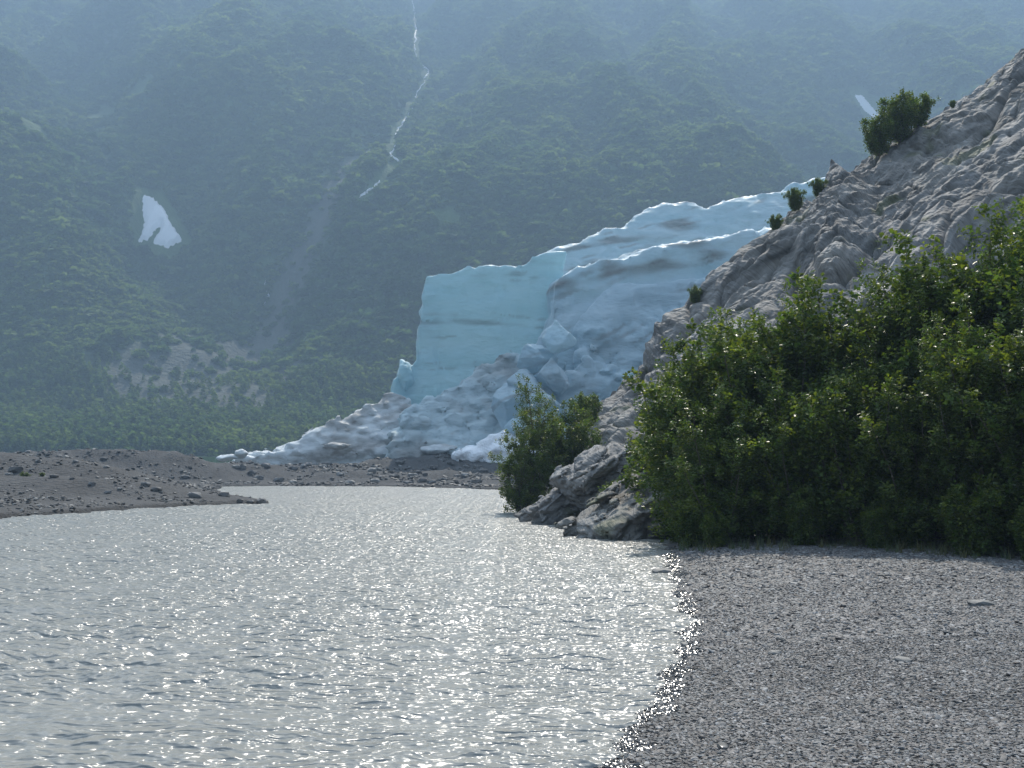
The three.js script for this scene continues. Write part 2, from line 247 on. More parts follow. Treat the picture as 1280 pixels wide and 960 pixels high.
function rockRelief(x, y, z) {
  const [a, b, c] = foliation(x, y, z), w1 = 1.1 * N(a * 0.07, b * 0.2, c * 0.1), w2 = 0.9 * N(a * 0.19, b * 0.5, c * 0.24 + 5), w3 = 0.9 * N(a * 0.5, b * 1.4, c * 0.6 + 9);
  const r = 0.9 * fbm(a * 0.05, b * 0.11, c * 0.06, 2) + 1.05 * plate(b * 0.26 + w1) + (0.08 + 0.4 * Math.abs(w1)) * plate(b * 0.75 + w2 + w1) + (0.10 + 0.35 * Math.abs(w2)) * plate(b * 1.9 + w3) + 0.16 * ridged(a * 0.28, b * 1.5, c * 0.4, 3) + 0.09 * N(a * 1.3, b * 4.2, c * 1.5) - 0.95 * Math.max(0, 1 - 6 * Math.abs(N(a * 0.11 + 8, b * 0.5, c * 0.14))) ** 2 - 0.3 * Math.max(0, 1 - 6 * Math.abs(N(a * 0.5, b * 0.7 + 5, c * 0.5))) ** 2;
  const q = 1.2 * N(a * 0.5, b * 0.5, c * 0.5);
  return r + 0.2 * plate(b * 3.0 + 0.9 * N(a * 0.12, b * 0.5, c * 0.2)) - 1.15 - 0.42 * fracture(a * 0.3 + 0.3 * q, b * 0.9, c * 0.4, 1) - 0.2 * fracture(a * 0.9 + 40, b * 2.4 + 0.3 * q, c * 1.1, 1);
}
function rockTint(x, y, z) {
  const [a, b, c] = foliation(x, y, z), k = 0.95 + 0.65 * N(a * 0.25, b * 2.2, c * 0.4) + 0.25 * N(x * 0.5, y * 0.5, z * 0.5) + 0.4 * N(a * 1.2, b * 5, c), rust = 0.5 + 0.5 * N(x * 0.22, y * 0.22, z * 0.22 + 9);
  const moss = sstep(0.36, 0.62, fbm(x * 0.35 + 9, y * 0.35, z * 0.35, 3)) * 0.55;
  return [lerp(lerp(0.178, 0.194, rust) * k, 0.10, moss), lerp(lerp(0.178, 0.184, rust) * k, 0.11, moss), lerp(lerp(0.176, 0.165, rust) * k, 0.04, moss)];
}
{
  const U = []; for (let p = 600; p < 1345; p += 1.35) U.push(p); for (let p = 1345; p < 2500; p += 20) U.push(p);
  const V = []; for (let k = 0; k <= 470; k++) V.push(k / 470); for (let k = 1; k <= 40; k++) V.push(1 + 0.6 * (k / 40) ** 1.3);
  const nrm = [-0.45, 0.72, 0.5];
  const g = sheet(U.length, V.length, (i, j) => {
    const [x, y, d] = rockPoint(U[i], V[j]), z = -d, r = rockRelief(x, y, z) * sstep(-1.2, 1.5, y);
    const q = [x + nrm[0] * r, y + nrm[1] * r, z + nrm[2] * r]; return [...q, 0.72 * x + 0.52 * y - 0.25 * z, -0.55 * x + 0.8 * y + 0.2 * z, ...rockTint(...q)];
  });
  g.deleteAttribute('normal');
  tag(mesh('rock_hillside', g, rockM), 'steep bare grey bedrock hillside with streaked slanting layers', 'rock face', null, 'structure');
}
const slabM = std({ vertexColors: true, roughness: 0.85, bumpMap: rep(T.streak, 3.0), bumpScale: 0.12 });
// loose rock masses at its foot
function makeRock(name, label, p, size, turn, group, cell = 0.07, tilt = 0.35, o = rnd() * 50) {
  const [sx, sy, sz] = size, R = Math.min(sx, sy, sz) * 0.35, ct = Math.cos(tilt), st = Math.sin(tilt);
  const f = (x, y, z) => {
    const X = ct * x + st * y, Y = -st * x + ct * y, qx = Math.abs(X) - sx + R, qy = Math.abs(Y) - sy + R, qz = Math.abs(z) - sz + R;
    const b = Math.hypot(Math.max(qx, 0), Math.max(qy, 0), Math.max(qz, 0)) + Math.min(Math.max(qx, qy, qz), 0) - R;
    const k = Math.min(sx, sy) * 0.9;
    return b + k * (0.22 * fbm((X + o) / sx * 0.9, Y / sy * 0.9, z / sz * 0.9, 2)) + 0.1 * plate(Y * 1.7 + 0.9 * N(X * 0.7 + o, Y, z * 0.7)) * Math.min(1, k) + 0.75 * fracture(X * 0.8 + o, Y * 2.2, z * 0.9, 1) * Math.min(1, k) + 0.3 * fracture(X * 2 + o, Y * 5, z * 2.2, 1) * Math.min(1, k) + 0.04 * plate(Y * 3.3 + 1.6 * N(X * 1.1 + o, Y * 2, z * 1.5)) * Math.min(1, k) + 0.09 * ridged(X * 1.0 + o, Y * 2.4, z * 1.1, 3);
  };
  const m = 1.35 * Math.hypot(sx, sy) + 0.2, g = surface(f, [-m, -Math.min(m, sy * 1.5 + sx * st), -sz * 1.4 - 0.2], [m, Math.min(m, sy * 1.6 + sx * st), sz * 1.4 + 0.2], cell, (x, y, z) => rockTint(x + o, y, z + p[2]));
  const r = mesh(name, g, slabM); r.position.set(...p); r.rotation.y = turn; return tag(r, label, 'rock', group);
}
const rk = (px, py, d, dy = 0) => { const p = at(px, py, d); return [p.x, p.y + dy, p.z]; };
makeRock('rock_slab', 'largest sloping grey rock slab where gravel beach meets the river', rk(792, 650, 31), [1.75, 0.95, 1.5], 0.5, null, 0.05, 0.5);
makeRock('rock_slab', 'grey rock ledge above the water behind the largest slab', rk(748, 598, 37.5), [1.5, 0.95, 1.3], 0.5, null, 0.06, 0.55);
makeRock('rock_slab', 'pale rock leaning below the green shrub at the waterside', rk(690, 640, 38), [0.95, 0.72, 0.9], 0.4, null, 0.05, 0.55);
makeRock('rock_slab', 'small wedge rock at the tip of the ledge, standing in the river', rk(660, 645, 39.5), [0.55, 0.4, 0.5], 0.3, null, 0.05, 0.5);
makeRock('rock_slab', 'dark low rock between the largest slab and the pale leaning rock', rk(728, 660, 34.5), [0.8, 0.4, 0.7], 0.4, null, 0.05, 0.3);
console.log('rock done');

// ------------------------------------------------------------------ glacier
const ice = (o) => phy({ vertexColors: true, roughness: 0.9, transmission: 0.45, thickness: 0, ior: 1.31, clearcoat: 0.25, clearcoatRoughness: 0.35, bumpMap: rep(T.ice, 7), bumpScale: 0.25, ...o });
const iceM = ice({}), dirtyIceM = ice({ transmission: 0.3, clearcoat: 0.08, bumpScale: 0.4 }), snowM = std({ color: RGB(0.82, 0.85, 0.88), roughness: 0.9, bumpMap: rep(T.grain, 3), bumpScale: 0.15 });
const glacier = thing('glacier', 'blue-white glacier tongue with a sheer cyan ice cliff at its end', 'glacier');
// a mass of ice: outline seen at distance d0, running back to d1; lean tips the front face back, rise lifts the top behind
function iceMass(name, label, outline, d0, d1, o) {
  const { lean = 0.08, rise = 0, skew = 0, round = 1.2, lump = 1, strata = 0.25, cell = 0.5, tint, cut = 0, frac = 0, fracTop = 99, flute = 0, jag = 0 } = o, X0 = at(...outline[0], d0).x;
  const P = outline.map(([px, py]) => { let d = d0, p; for (let k = 0; k < 6; k++) { p = at(px, py, d); d = d0 + clamp(lean * Math.max(0, p.y - 4) + skew * (p.x - X0), -8, d1 - d0 - 3); } return [p.x, p.y - rise * (d - d0)]; });
  const xs = P.map(p => p[0]), ys = P.map(p => p[1]);
  const f = (x, y, z) => {
    const dep = -z - d0, yy = y - rise * dep, xx = x - cut * dep;
    const d2 = sdPoly(xx, yy, P), fr = -(dep - lean * Math.max(0, y - 4) - skew * (x - X0)), bk = dep - (d1 - d0);
    let b = Math.max(d2 + round, fr + round); b = Math.hypot(Math.max(d2 + round, 0), Math.max(fr + round, 0)) + Math.min(b, 0) - round; b = Math.max(b, bk);
    if (Math.abs(b) > 5) return b;
    const fr2 = frac && y < fracTop + 4 * N(x * 0.08, 2, z * 0.08) ? 0.85 * frac * fracture(x, y, z, frac) : 0;
    const L = y - 0.32 * x;
    return b + fr2 - 0.75 * flute - 0.35 * jag + flute * (0.8 * ridged(x * 0.16 + 0.3 * N(x * 0.1, y * 0.1, 3), y * 0.035, z * 0.16, 2) + 0.3 * ridged(x * 0.5, y * 0.1, z * 0.5, 2)) + flute * 0.5 * plate(L * 0.16 + 0.8 * N(x * 0.05, y * 0.05, z * 0.05)) + jag * (0.6 * ridged(x * 0.3, y * 0.5, z * 0.3, 3) + 0.3 * plate(y * 0.8 + 1.3 * N(x * 0.2, y * 0.3, z * 0.2))) + lump * (1.1 * fbm(x * 0.075, y * 0.075, z * 0.075, 3) + 0.35 * ridged(x * 0.22, y * 0.16, z * 0.22, 2)) + strata * (N(x * 0.03, y * 0.55 + 0.06 * x, z * 0.03) + 0.5 * N(x * 0.06, y * 1.3, z * 0.06)) + 0.22 * lump * ridged(x * 0.45, y * 0.3, z * 0.45, 2) + 0.12 * (0.5 + lump) * N(x * 0.9, y * 1.1, z * 0.9);
  };
  const pad = 4 + Math.abs(rise) * (d1 - d0), sk = Math.abs(cut) * (d1 - d0), sx = skew * (Math.max(...xs) - X0);
  const g = surface(f, [Math.min(...xs) - 4 - sk, 0.5, -d1 - 2], [Math.max(...xs) + 4 + sk, Math.max(...ys) + pad, -d0 + 5 - Math.min(0, sx)], cell, tint);
  const m = mesh(name, g, o.mat ?? iceM, glacier); if (label) m.userData.label = label; return m;
}
const mix3 = (a, b, t) => a.map((v, k) => lerp(v, b[k], t));
const bandY = (x, y, z) => y + 1.5 * N(x * 0.05, 1, z * 0.05) + 0.04 * x;
const dirtBand = (x, y, z, f, w) => sstep(w, 1, ridged(x * 0.012, bandY(x, y, z) * f, z * 0.012, 1)) * (0.5 + 0.6 * N(x * 0.12, y * 0.3, z * 0.12));
const tintCliff = (x, y, z) => { const m = 0.5 + 0.5 * N(x * 0.06, bandY(x, y, z) * 0.22, z * 0.06), f = 0.5 + 0.5 * N(x * 0.25, bandY(x, y, z) * 1.1, z * 0.2); let c = mix3([0.40, 0.65, 0.73], [0.57, 0.76, 0.81], m); c = mix3(c, [0.72, 0.84, 0.86], f * 0.3); return mix3(c, [0.22, 0.26, 0.26], clamp(0.75 * sstep(0.2, 0.5, N(x * 0.03, bandY(x, y, z) * 0.75 + 3, z * 0.02)) * sstep(-0.25, 0.3, N(x * 0.11, y * 0.6, 4)) + 0.5 * sstep(0.25, 0.5, N(x * 0.06, bandY(x, y, z) * 2.1, z * 0.02)) * sstep(-0.2, 0.3, N(x * 0.2, y * 0.4, 9)))); };
const tintBlue = (x, y, z) => { const m = 0.5 + 0.5 * N(x * 0.09, bandY(x, y, z) * 0.18, z * 0.09), f = 0.5 + 0.5 * N(x * 0.5, y * 0.9, z * 0.5); let c = mix3([0.42, 0.62, 0.71], [0.60, 0.73, 0.79], m); c = mix3(c, [0.72, 0.78, 0.8], f * 0.25); const L = y - 0.32 * x + 2.5 * N(x * 0.05, y * 0.05, z * 0.05); return mix3(c, [0.24, 0.25, 0.245], clamp(0.8 * sstep(0.18, 0.45, N(x * 0.03, L * 0.42, z * 0.03)) * sstep(-0.2, 0.3, N(x * 0.15, y * 0.3, 6)) + 0.55 * sstep(0.2, 0.45, N(x * 0.08, L * 1.2, z * 0.05)) * sstep(-0.1, 0.3, N(x * 0.2, y * 0.3, 2)))); };
const tintDirty = (x, y, z) => { const m = sstep(-0.25, 0.45, fbm(x * 0.16, y * 0.3, z * 0.16, 3)), f = 0.5 + 0.5 * N(x * 1.3, y * 1.6, z * 1.3); let c = mix3([0.66, 0.71, 0.73], [0.33, 0.33, 0.32], m * 0.9); return mix3(c, [0.25, 0.245, 0.235], sstep(0.6, 0.9, f) * 0.5 * m); };
const tintRubble = (x, y, z) => { const m = sstep(-0.2, 0.5, fbm(x * 0.11, y * 0.11, z * 0.11, 3)), f = 0.5 + 0.5 * N(x * 0.9, y * 1.1, z * 0.9); let c = mix3([0.52, 0.64, 0.68], [0.36, 0.375, 0.37], m * 0.95); return mix3(c, [0.33, 0.33, 0.32], sstep(0.62, 0.9, f) * 0.5); };
iceMass('ice_cliff', 'sheer smooth cyan ice cliff with thin dark dirt bands', [[528, 339], [566, 338], [580, 333], [640, 323], [690, 314], [708, 312], [722, 600], [455, 600], [470, 525], [488, 484], [500, 456], [514, 449], [521, 405]], 150, 190, { lean: 0.05, lump: 0.75, flute: 0.4, strata: 0.3, round: 0.5, tint: tintCliff, cell: 0.42, skew: 0.12, rise: 0.0 });
iceMass('ice_crest', 'highest rounded white ice at the back of the glacier', [[680, 312], [700, 305], [760, 281], [800, 262], [830, 250], [868, 250], [886, 258], [915, 240], [940, 234], [965, 236], [1015, 222], [1090, 205], [1090, 600], [680, 600]], 166, 235, { lean: 0.7, lump: 1.1, strata: 0.6, flute: 0.45, round: 1.5, tint: tintBlue, cell: 0.52, rise: 0.03 });
iceMass('ice_buttress', 'pale blue ice buttress beside the deep slot', [[684, 366], [692, 352], [720, 336], [748, 318], [800, 313], [880, 292], [960, 280], [1060, 267], [1060, 600], [600, 600], [640, 475], [668, 430], [680, 400]], 143, 185, { lean: 0.22, lump: 0.9, flute: 1.0, strata: 0.4, round: 1.0, tint: tintBlue, cell: 0.45, rise: 0.12 });
iceMass('ice_buttress', 'lumpy pale ice bulge lower down the glacier front', [[702, 470], [712, 410], [728, 382], [748, 360], [775, 346], [840, 338], [950, 318], [1010, 311], [1010, 600], [620, 600], [660, 530]], 137, 178, { frac: 3.6, fracTop: 18, flute: 1.2, lean: 0.4, lump: 1.3, strata: 0.3, round: 2.5, tint: tintBlue, cell: 0.45, rise: 0.18 });
iceMass('ice_ramp', 'dirty grey ramp of collapsed ice leaning on the cliff', [[468, 575], [500, 516], [535, 492], [560, 478], [600, 455], [640, 432], [668, 436], [700, 600], [440, 600]], 137.5, 152, { frac: 2.2, jag: 0.9, lean: 0.7, lump: 0.9, strata: 0.12, round: 1.2, tint: tintRubble, cell: 0.4, mat: dirtyIceM });
iceMass('ice_toe', 'low dirty white tongue of ice tapering onto the gravel', [[268, 578], [300, 558], [322, 562], [352, 547], [405, 527], [440, 507], [476, 496], [490, 486], [520, 505], [590, 600], [250, 600]], 140, 156, { jag: 1.1, frac: 1.3, lean: 0.9, lump: 0.4, strata: 0.3, round: 0.6, tint: tintDirty, cell: 0.34, mat: dirtyIceM });
// fallen and standing blocks
function iceBlock(px, py, w, h, d, tint, mat, label, name = 'ice_block', jag = 1) {
  const c = at(px, py, d), s = d / F * 0.5, sx = w * s * 0.86, sy = h * s * 0.86, sz = (sx + sy) * 0.55, o = rnd() * 80, planes = [];
  for (let k = 0; k < 13; k++) { const n = new THREE.Vector3(rr(-1, 1), rr(-0.8, 1), rr(-1, 1)).normalize(); planes.push([n.x / sx, n.y / sy, n.z / sz, rr(0.62, 1)]); }
  const sc = Math.min(sx, sy, sz);
  const f = (x, y, z) => { let b = Math.hypot(x / sx, y / sy, z / sz) - 1.12; for (const p of planes) b = Math.max(b, x * p[0] + y * p[1] + z * p[2] - p[3]); return b * sc + 0.09 * sc * jag * fbm((x + o) / sc * 0.7, y / sc * 0.7, z / sc * 0.7, 3) + 0.1 * jag * ridged(x * 0.7 + o, y * 0.9, z * 0.7, 2); };
  const m = Math.max(sx, sy) * 1.3 + 0.5, g = surface(f, [-m, -m, -m], [m, m, m], Math.max(0.16, m / 26), (x, y, z) => tint(x + c.x, y + c.y, z + c.z));
  const b = mesh(name, g, mat, glacier); b.position.copy(c); b.rotation.y = rr(-0.5, 0.5); if (label) b.userData.label = label; return b;
}
iceBlock(509, 472, 34, 66, 152, tintCliff, iceM, 'thin white ice fin beside the cliff edge', 'ice_fin');
iceBlock(700, 424, 50, 54, 140, tintBlue, iceM, 'pointed ice tooth in front of the buttress', 'ice_tooth');
for (const [px, py, w, h, d] of [[668, 448, 56, 44, 142], [655, 484, 54, 46, 140.5], [690, 472, 44, 50, 140.5], [642, 508, 54, 60, 139.5], [678, 507, 50, 44, 138], [655, 534, 50, 32, 136.5], [700, 540, 50, 32, 136.5]]) iceBlock(px, py, w * 1.1, h * 1.1, d, tintBlue, iceM);
for (const [px, py, w, h, d] of [[545, 562, 60, 18, 138], [425, 557, 50, 12, 139.5]]) iceBlock(px, py, w, h, d, tintDirty, dirtyIceM);
iceMass('snow_heap', 'heap of bright white crushed ice and snow', [[566, 566], [592, 552], [612, 541], [635, 529], [655, 518], [690, 566], [690, 590], [560, 590]], 133, 141, { frac: 1.6, lean: 0.9, lump: 0.9, strata: 0.05, round: 0.6, tint: () => [1, 1, 1], cell: 0.34, mat: snowM });
// ice lying free on the gravel beyond the toe
for (const [px, py, w, h, label] of [[241, 577, 30, 12, 'small flat ice block lying apart on the gravel, farthest from the glacier'], [284, 570, 34, 14, 'low rounded white ice block just beyond the glacier toe'], [301, 564, 24, 17, 'upright lumpy ice block standing at the tip of the glacier toe']]) {
  const c = at(px, py, 139), b = iceBlock(px, py, w, h, 139, tintDirty, dirtyIceM); glacier.remove(b); b.name = numbered('ice_chunk'); b.position.y = Math.max(farH(c.x, 139) + h * 0.04, c.y - 0.2); scene.add(b); tag(b, label, 'ice block');
}
console.log('glacier done');

// ------------------------------------------------------------------ snow patches and waterfall on the mountain
function drape(name, label, category, outline, lift, mat, step = 2, rag = 1) {
  const xs = outline.map(p => p[0]), ys = outline.map(p => p[1]), x0 = Math.min(...xs) - 4, y0 = Math.min(...ys) - 4, nu = Math.ceil((Math.max(...xs) + 4 - x0) / step) + 1, nv = Math.ceil((Math.max(...ys) + 4 - y0) / step) + 1;
  const sd = (i, j) => sdPoly(x0 + i * step, y0 + j * step, outline) + rag * (2.6 * N(i * 0.4, j * 0.4, 5) + 1.5 * N(i * 0.9, j * 0.9, 2));
  const g = sheet(nu, nv, (i, j) => { const [x, d] = G.hit(x0 + i * step, y0 + j * step); return [x, G.h(x, d) + clamp(-sd(i, j) * 0.9 + 0.2, -2.5, lift) + 0.4 * N(i * 0.3, j * 0.3, 1), -d, x, d]; }, (i, j) => sd(i, j) < 3);
  g.deleteAttribute('color'); return tag(mesh(name, g, mat), label, category);
}
drape('snow_patch', 'white forked snow patch in the green gully', 'snow patch', [[179, 245], [190, 250], [205, 262], [214, 282], [228, 301], [210, 311], [191, 304], [202, 286], [200, 281], [184, 301], [173, 303], [181, 283], [179, 262]], 3, snowM, 1.5);
drape('snow_patch', 'thin slanting snow streak high up behind the crest shrub', 'snow patch', [[1068, 119], [1078, 120], [1090, 135], [1104, 148], [1098, 151], [1082, 140]], 2.4, snowM, 1.5, 0.4);
drape('snow_patch', 'tiny snow scrap just below the slanting snow streak', 'snow patch', [[1084, 158], [1092, 154], [1097, 166], [1088, 164]], 2, snowM, 1.5, 0);
{
  const path = []; const P = [[513, -20], [516, 12], [520, 38], [519, 62], [522, 78], [536, 90], [530, 104], [519, 122], [520, 130], [508, 147], [503, 155], [494, 168], [497, 178], [488, 193], [499, 203]];
  const ribbon = (pts, w0) => {
    const rows = []; for (let k = 1; k < pts.length; k++) for (let t = 0; t < 1; t += 0.12) rows.push([lerp(pts[k - 1][0], pts[k][0], t) + 1.6 * N(k + t, 3, 1) + 2.2 * N((k + t) * 2.7, 9, 4) + rr(-1.1, 1.1), lerp(pts[k - 1][1], pts[k][1], t)]);
    return sheet(5, rows.length, (i, j) => { const s = (i - 2) / 2, w = Math.max(0.12, w0 * (0.45 + 1.3 * N(j * 0.37, 7, 1) + 0.9 * N(j * 1.3, 2, 6))), [x, d] = G.hit(rows[j][0] + s * w, rows[j][1]); return [x, G.h(x, d) + 1.5 - 2.6 * s * s, -d, i, j]; });
  };
  const fm = std({ color: RGB(0.8, 0.83, 0.86), roughness: 0.6 }), wf = thing('waterfall', 'thin white waterfall cascading down the mountain gully', 'waterfall');
  mesh('upper_cascade', ribbon(P, 1.5), fm, wf); mesh('lower_cascade', ribbon([[475, 228], [466, 236], [459, 241], [449, 249]], 2.2), fm, wf);
  mesh('stream_trickle', ribbon([[332, 352], [331, 362], [336, 372], [330, 384]], 0.7), fm, wf);
}

// ------------------------------------------------------------------ foliage on the mountain (uncountable scrub)
function leafClump(n, leaf, ry, shape) {
  const pos = [], idx = [], v = new THREE.Vector3(), a = new THREE.Vector3(), b = new THREE.Vector3();
  for (let k = 0; k < n; k++) {
    do v.set(rr(-1, 1), rr(-1, 1), rr(-1, 1)); while (v.lengthSq() > 1 || v.lengthSq() < 0.25);
    const s = shape ? shape((v.y + 1) / 2) : 1; v.x *= s; v.z *= s; v.y = (v.y + 0.8) * ry;
    a.set(rr(-1, 1), rr(-0.5, 0.5), rr(-1, 1)).normalize(); b.set(rr(-0.7, 0.7), rr(0.2, 1), rr(-0.7, 0.7)).cross(a).normalize();
    const l = leaf * rr(0.6, 1.2), q = pos.length / 3; for (const [i, j] of [[-1, -0.6], [0.9, -0.7], [1, 0.6], [-0.8, 0.7]]) pos.push(v.x + l * (i * a.x + j * b.x), v.y + l * (i * a.y + j * b.y), v.z + l * (i * a.z + j * b.z));
    idx.push(q, q + 1, q + 2, q, q + 2, q + 3);
  }
  return geo(pos, idx);
}
const scrubM = phy({ color: 0xffffff, roughness: 0.95, transmission: 0.5, thickness: 0, specularIntensity: 0.2 });
function scatter(name, label, g, m, list, kind = 'stuff') { const o = new THREE.InstancedMesh(g, m, list.length), q = new THREE.Object3D(), c = new THREE.Color(); list.forEach(([p, r, s, col], k) => { q.position.set(...p); q.rotation.set(...r); q.scale.set(...s); q.updateMatrix(); o.setMatrixAt(k, q.matrix); o.setColorAt(k, c.setRGB(...col)); }); o.name = numbered(name); o.castShadow = o.receiveShadow = true; o.userData = { label, kind }; scene.add(o); return o; }
{
  const bareZones = [[[179, 240], [205, 255], [232, 301], [212, 316], [190, 306], [170, 306], [175, 262]], [[1064, 112], [1080, 114], [1110, 148], [1100, 158], [1080, 146]], [[1080, 158], [1092, 150], [1101, 170], [1086, 168]]].map(P => P.map(p => G.hit(...p)));
  const fallHit = [[513, -20], [516, 12], [520, 38], [519, 62], [522, 78], [536, 90], [530, 104], [519, 122], [508, 147], [494, 168], [488, 193], [499, 203], [475, 228], [449, 249]].map(p => G.hit(...p)), bare = (x, d) => distPath(x, d, fallHit)[0] < 5 || bareZones.some(P => sdPoly(x, d, P) < 6);
  const L = [[], [], []];
  for (let k = 0; k < 190000; k++) {
    const d = 395 + 1500 * Math.pow(rnd(), 0.95), x = rr(-0.56, 0.56) * d, s = screeAt(x, d); if (rnd() < s * 0.92 || bare(x, d)) continue;
    const cover = fbm(x * 0.012, d * 0.012, 7, 3) + 0.25 * N(x * 0.05, d * 0.05, 2); if (d > 620 && cover > rr(0.35, 0.8)) continue;
    const low = d < 560, h = low ? rr(1.5, 2.9) : rr(1.4, 3.4) * (d > 1000 ? 1.2 : 1) * (rnd() < 0.05 ? 1.7 : 1), y = G.h(x, d); if (y < 2) continue;
    const t = clamp(0.5 + 0.9 * N(x * 0.01, d * 0.01, 11) + 0.5 * N(x * 0.05, d * 0.05, 1) + rr(-0.3, 0.3)), j = rr(0.65, 1.25);
    L[low ? (rnd() < 0.8 ? 2 : 0) : k % 2].push([[x, y - 0.3, -d], [0, rr(0, TAU), 0], [h * rr(0.8, 1.2), h, h * rr(0.8, 1.2)], [j * lerp(0.07, 0.16, t), j * lerp(0.13, 0.22, t), j * lerp(0.03, 0.045, t)]]);
  }
  const names = ['alder scrub covering the mountainside', 'shrubby green growth covering the mountainside', 'pale green young trees along the mountain foot'];
  [leafClump(46, 0.42, 0.75), leafClump(40, 0.48, 0.6), leafClump(60, 0.27, 1.6, t => 0.75 - 0.45 * t)].forEach((g, k) => scatter(['mountain_scrub', 'mountain_scrub', 'woodland'][k], names[k], g, scrubM, L[k]));
}
console.log('mountain foliage done');

// ------------------------------------------------------------------ shrubs
const leafM = phy({ color: 0xffffff, roughness: 0.92, transmission: 0.6, thickness: 0, specularIntensity: 0.3, clearcoat: 0.45, clearcoatRoughness: 0.28 });
const barkM = std({ color: RGB(0.10, 0.085, 0.065), roughness: 0.9 });
function sprig(n, len, leaf) {
  const pos = [], idx = [], m = new THREE.Matrix4(), e = new THREE.Euler(), v = new THREE.Vector3();
  for (let k = 0; k < n; k++) {
    const t = (k + 0.5) / n, l = leaf * rr(0.75, 1.2), w = l * 0.36, q = pos.length / 3;
    m.makeRotationFromEuler(e.set(rr(-0.9, 0.5), k * 2.4 + rr(-0.4, 0.4), rr(-0.5, 0.5), 'YXZ'));
    for (const [x, y, z] of [[0, 0, 0.01], [-w, 0.012, l * 0.5], [0, -0.004, l * 0.5], [w, 0.012, l * 0.5], [0, -0.01, l]]) { v.set(x, y, z).applyMatrix4(m); pos.push(v.x, v.y + t * len - len / 2, v.z); }
    idx.push(q, q + 1, q + 2, q + 1, q + 4, q + 2, q, q + 2, q + 3, q + 2, q + 4, q + 3);
  }
  return geo(pos, idx);
}
const sprigs = [sprig(8, 0.26, 0.09), sprig(7, 0.24, 0.1), sprig(8, 0.24, 0.08)];
function tubeAlong(pts, r0, r1, sides = 5) {
  const pos = [], idx = [];
  pts.forEach((p, k) => { const t = k / (pts.length - 1), r = lerp(r0, r1, t); for (let s = 0; s < sides; s++) { const a = s / sides * TAU; pos.push(p[0] + r * Math.cos(a), p[1], p[2] + r * Math.sin(a)); } if (k) for (let s = 0; s < sides; s++) { const a = (k - 1) * sides + s, b = (k - 1) * sides + (s + 1) % sides; idx.push(a, a + sides, b, b, a + sides, b + sides); } });
  return geo(pos, idx);
}
function makeShrub(name, label, H, spread, stems, density, hue = 0) {
  const o = thing(name, label, 'shrub'), woods = [], L = [];
  for (let s = 0; s < stems; s++) {
    const az = s / stems * TAU + rr(-0.5, 0.5), out = spread * rr(0.25, 1), h = H * rr(0.6, 1) * (1 - 0.3 * out / spread), pts = [], bend = rr(0.6, 1.6), n = 12;
    for (let k = 0; k <= n; k++) { const t = k / n, q = out * Math.pow(t, bend); pts.push([Math.cos(az) * q + 0.12 * N(s * 9, t * 3, 1), h * t, Math.sin(az) * q + 0.12 * N(s * 9, t * 3, 7)]); }
    woods.push(tubeAlong(pts, 0.035 * rr(0.7, 1.1) * Math.sqrt(H / 5), 0.006));
    const nb = Math.round(density * h * 7.5);
    for (let b = 0; b < nb; b++) {
      const t = Math.pow(rr(0.03, 1), 0.8), p = pts[Math.min(n, Math.round(t * n))], a = rr(0, TAU), len = (0.25 + 0.75 * (1 - t)) * rr(0.35, 1) * 0.22 * H + 0.12, up = rr(0.1, 0.9), e = [p[0] + Math.cos(a) * len, p[1] + up * len * 0.8, p[2] + Math.sin(a) * len];
      if (len > 0.4) woods.push(tubeAlong([p, [lerp(p[0], e[0], 0.5), lerp(p[1], e[1], 0.6), lerp(p[2], e[2], 0.5)], e], 0.009, 0.003, 3));
      const m = 2 + Math.round(len * 9);
      for (let k = 0; k < m; k++) { const u = rr(0.25, 1.08); L.push([lerp(p[0], e[0], u) + rr(-0.09, 0.09), Math.max(0.06, lerp(p[1], e[1], u) + rr(-0.09, 0.09)), lerp(p[2], e[2], u) + rr(-0.09, 0.09)]); }
    }
    for (let k = 0; k < 5; k++) L.push([pts[n][0] + rr(-0.05, 0.05), pts[n][1] + rr(-0.25, 0.12), pts[n][2] + rr(-0.05, 0.05)]);
  }
  mesh('stem', mergeGeometries(woods), barkM, o);
  const im = new THREE.InstancedMesh(sprigs[Math.floor(rnd() * 3)], leafM, L.length), q = new THREE.Object3D(), c = new THREE.Color();
  L.forEach((p, k) => { q.position.set(...p); q.rotation.set(rr(-0.7, 0.7), rr(0, TAU), rr(-0.7, 0.7)); q.scale.setScalar(rr(0.75, 1.3)); q.updateMatrix(); im.setMatrixAt(k, q.matrix); const j = rr(0.7, 1.25), y = clamp(rr(-0.3, 0.8) + hue); im.setColorAt(k, c.setRGB(j * lerp(0.08, 0.19, y), j * lerp(0.14, 0.225, y), j * lerp(0.018, 0.012, y))); });
  im.name = 'crown'; im.castShadow = im.receiveShadow = true; im.userData.kind = 'stuff'; o.add(im); o.sprigs = L.length; return o;
}
const shrubs = [];
const thicketLabel = 'leafy green alder shrub in the dense thicket beside the gravel beach', thicketGroup = 'shrubs of the thicket beside the beach';
const protos = [[5.2, 1.6, 12, 1.0], [4.6, 1.7, 13, 1.0], [5.8, 1.5, 11, 1.05], [4.0, 1.5, 13, 1.1], [2.2, 1.1, 11, 1.8]].map(a => makeShrub('alder_shrub', thicketLabel, ...a));
protos.forEach(p => scene.remove(p)); taken.alder_shrub = -1;
console.log('sprigs per shrub', protos.map(p => p.sprigs).join(' '));
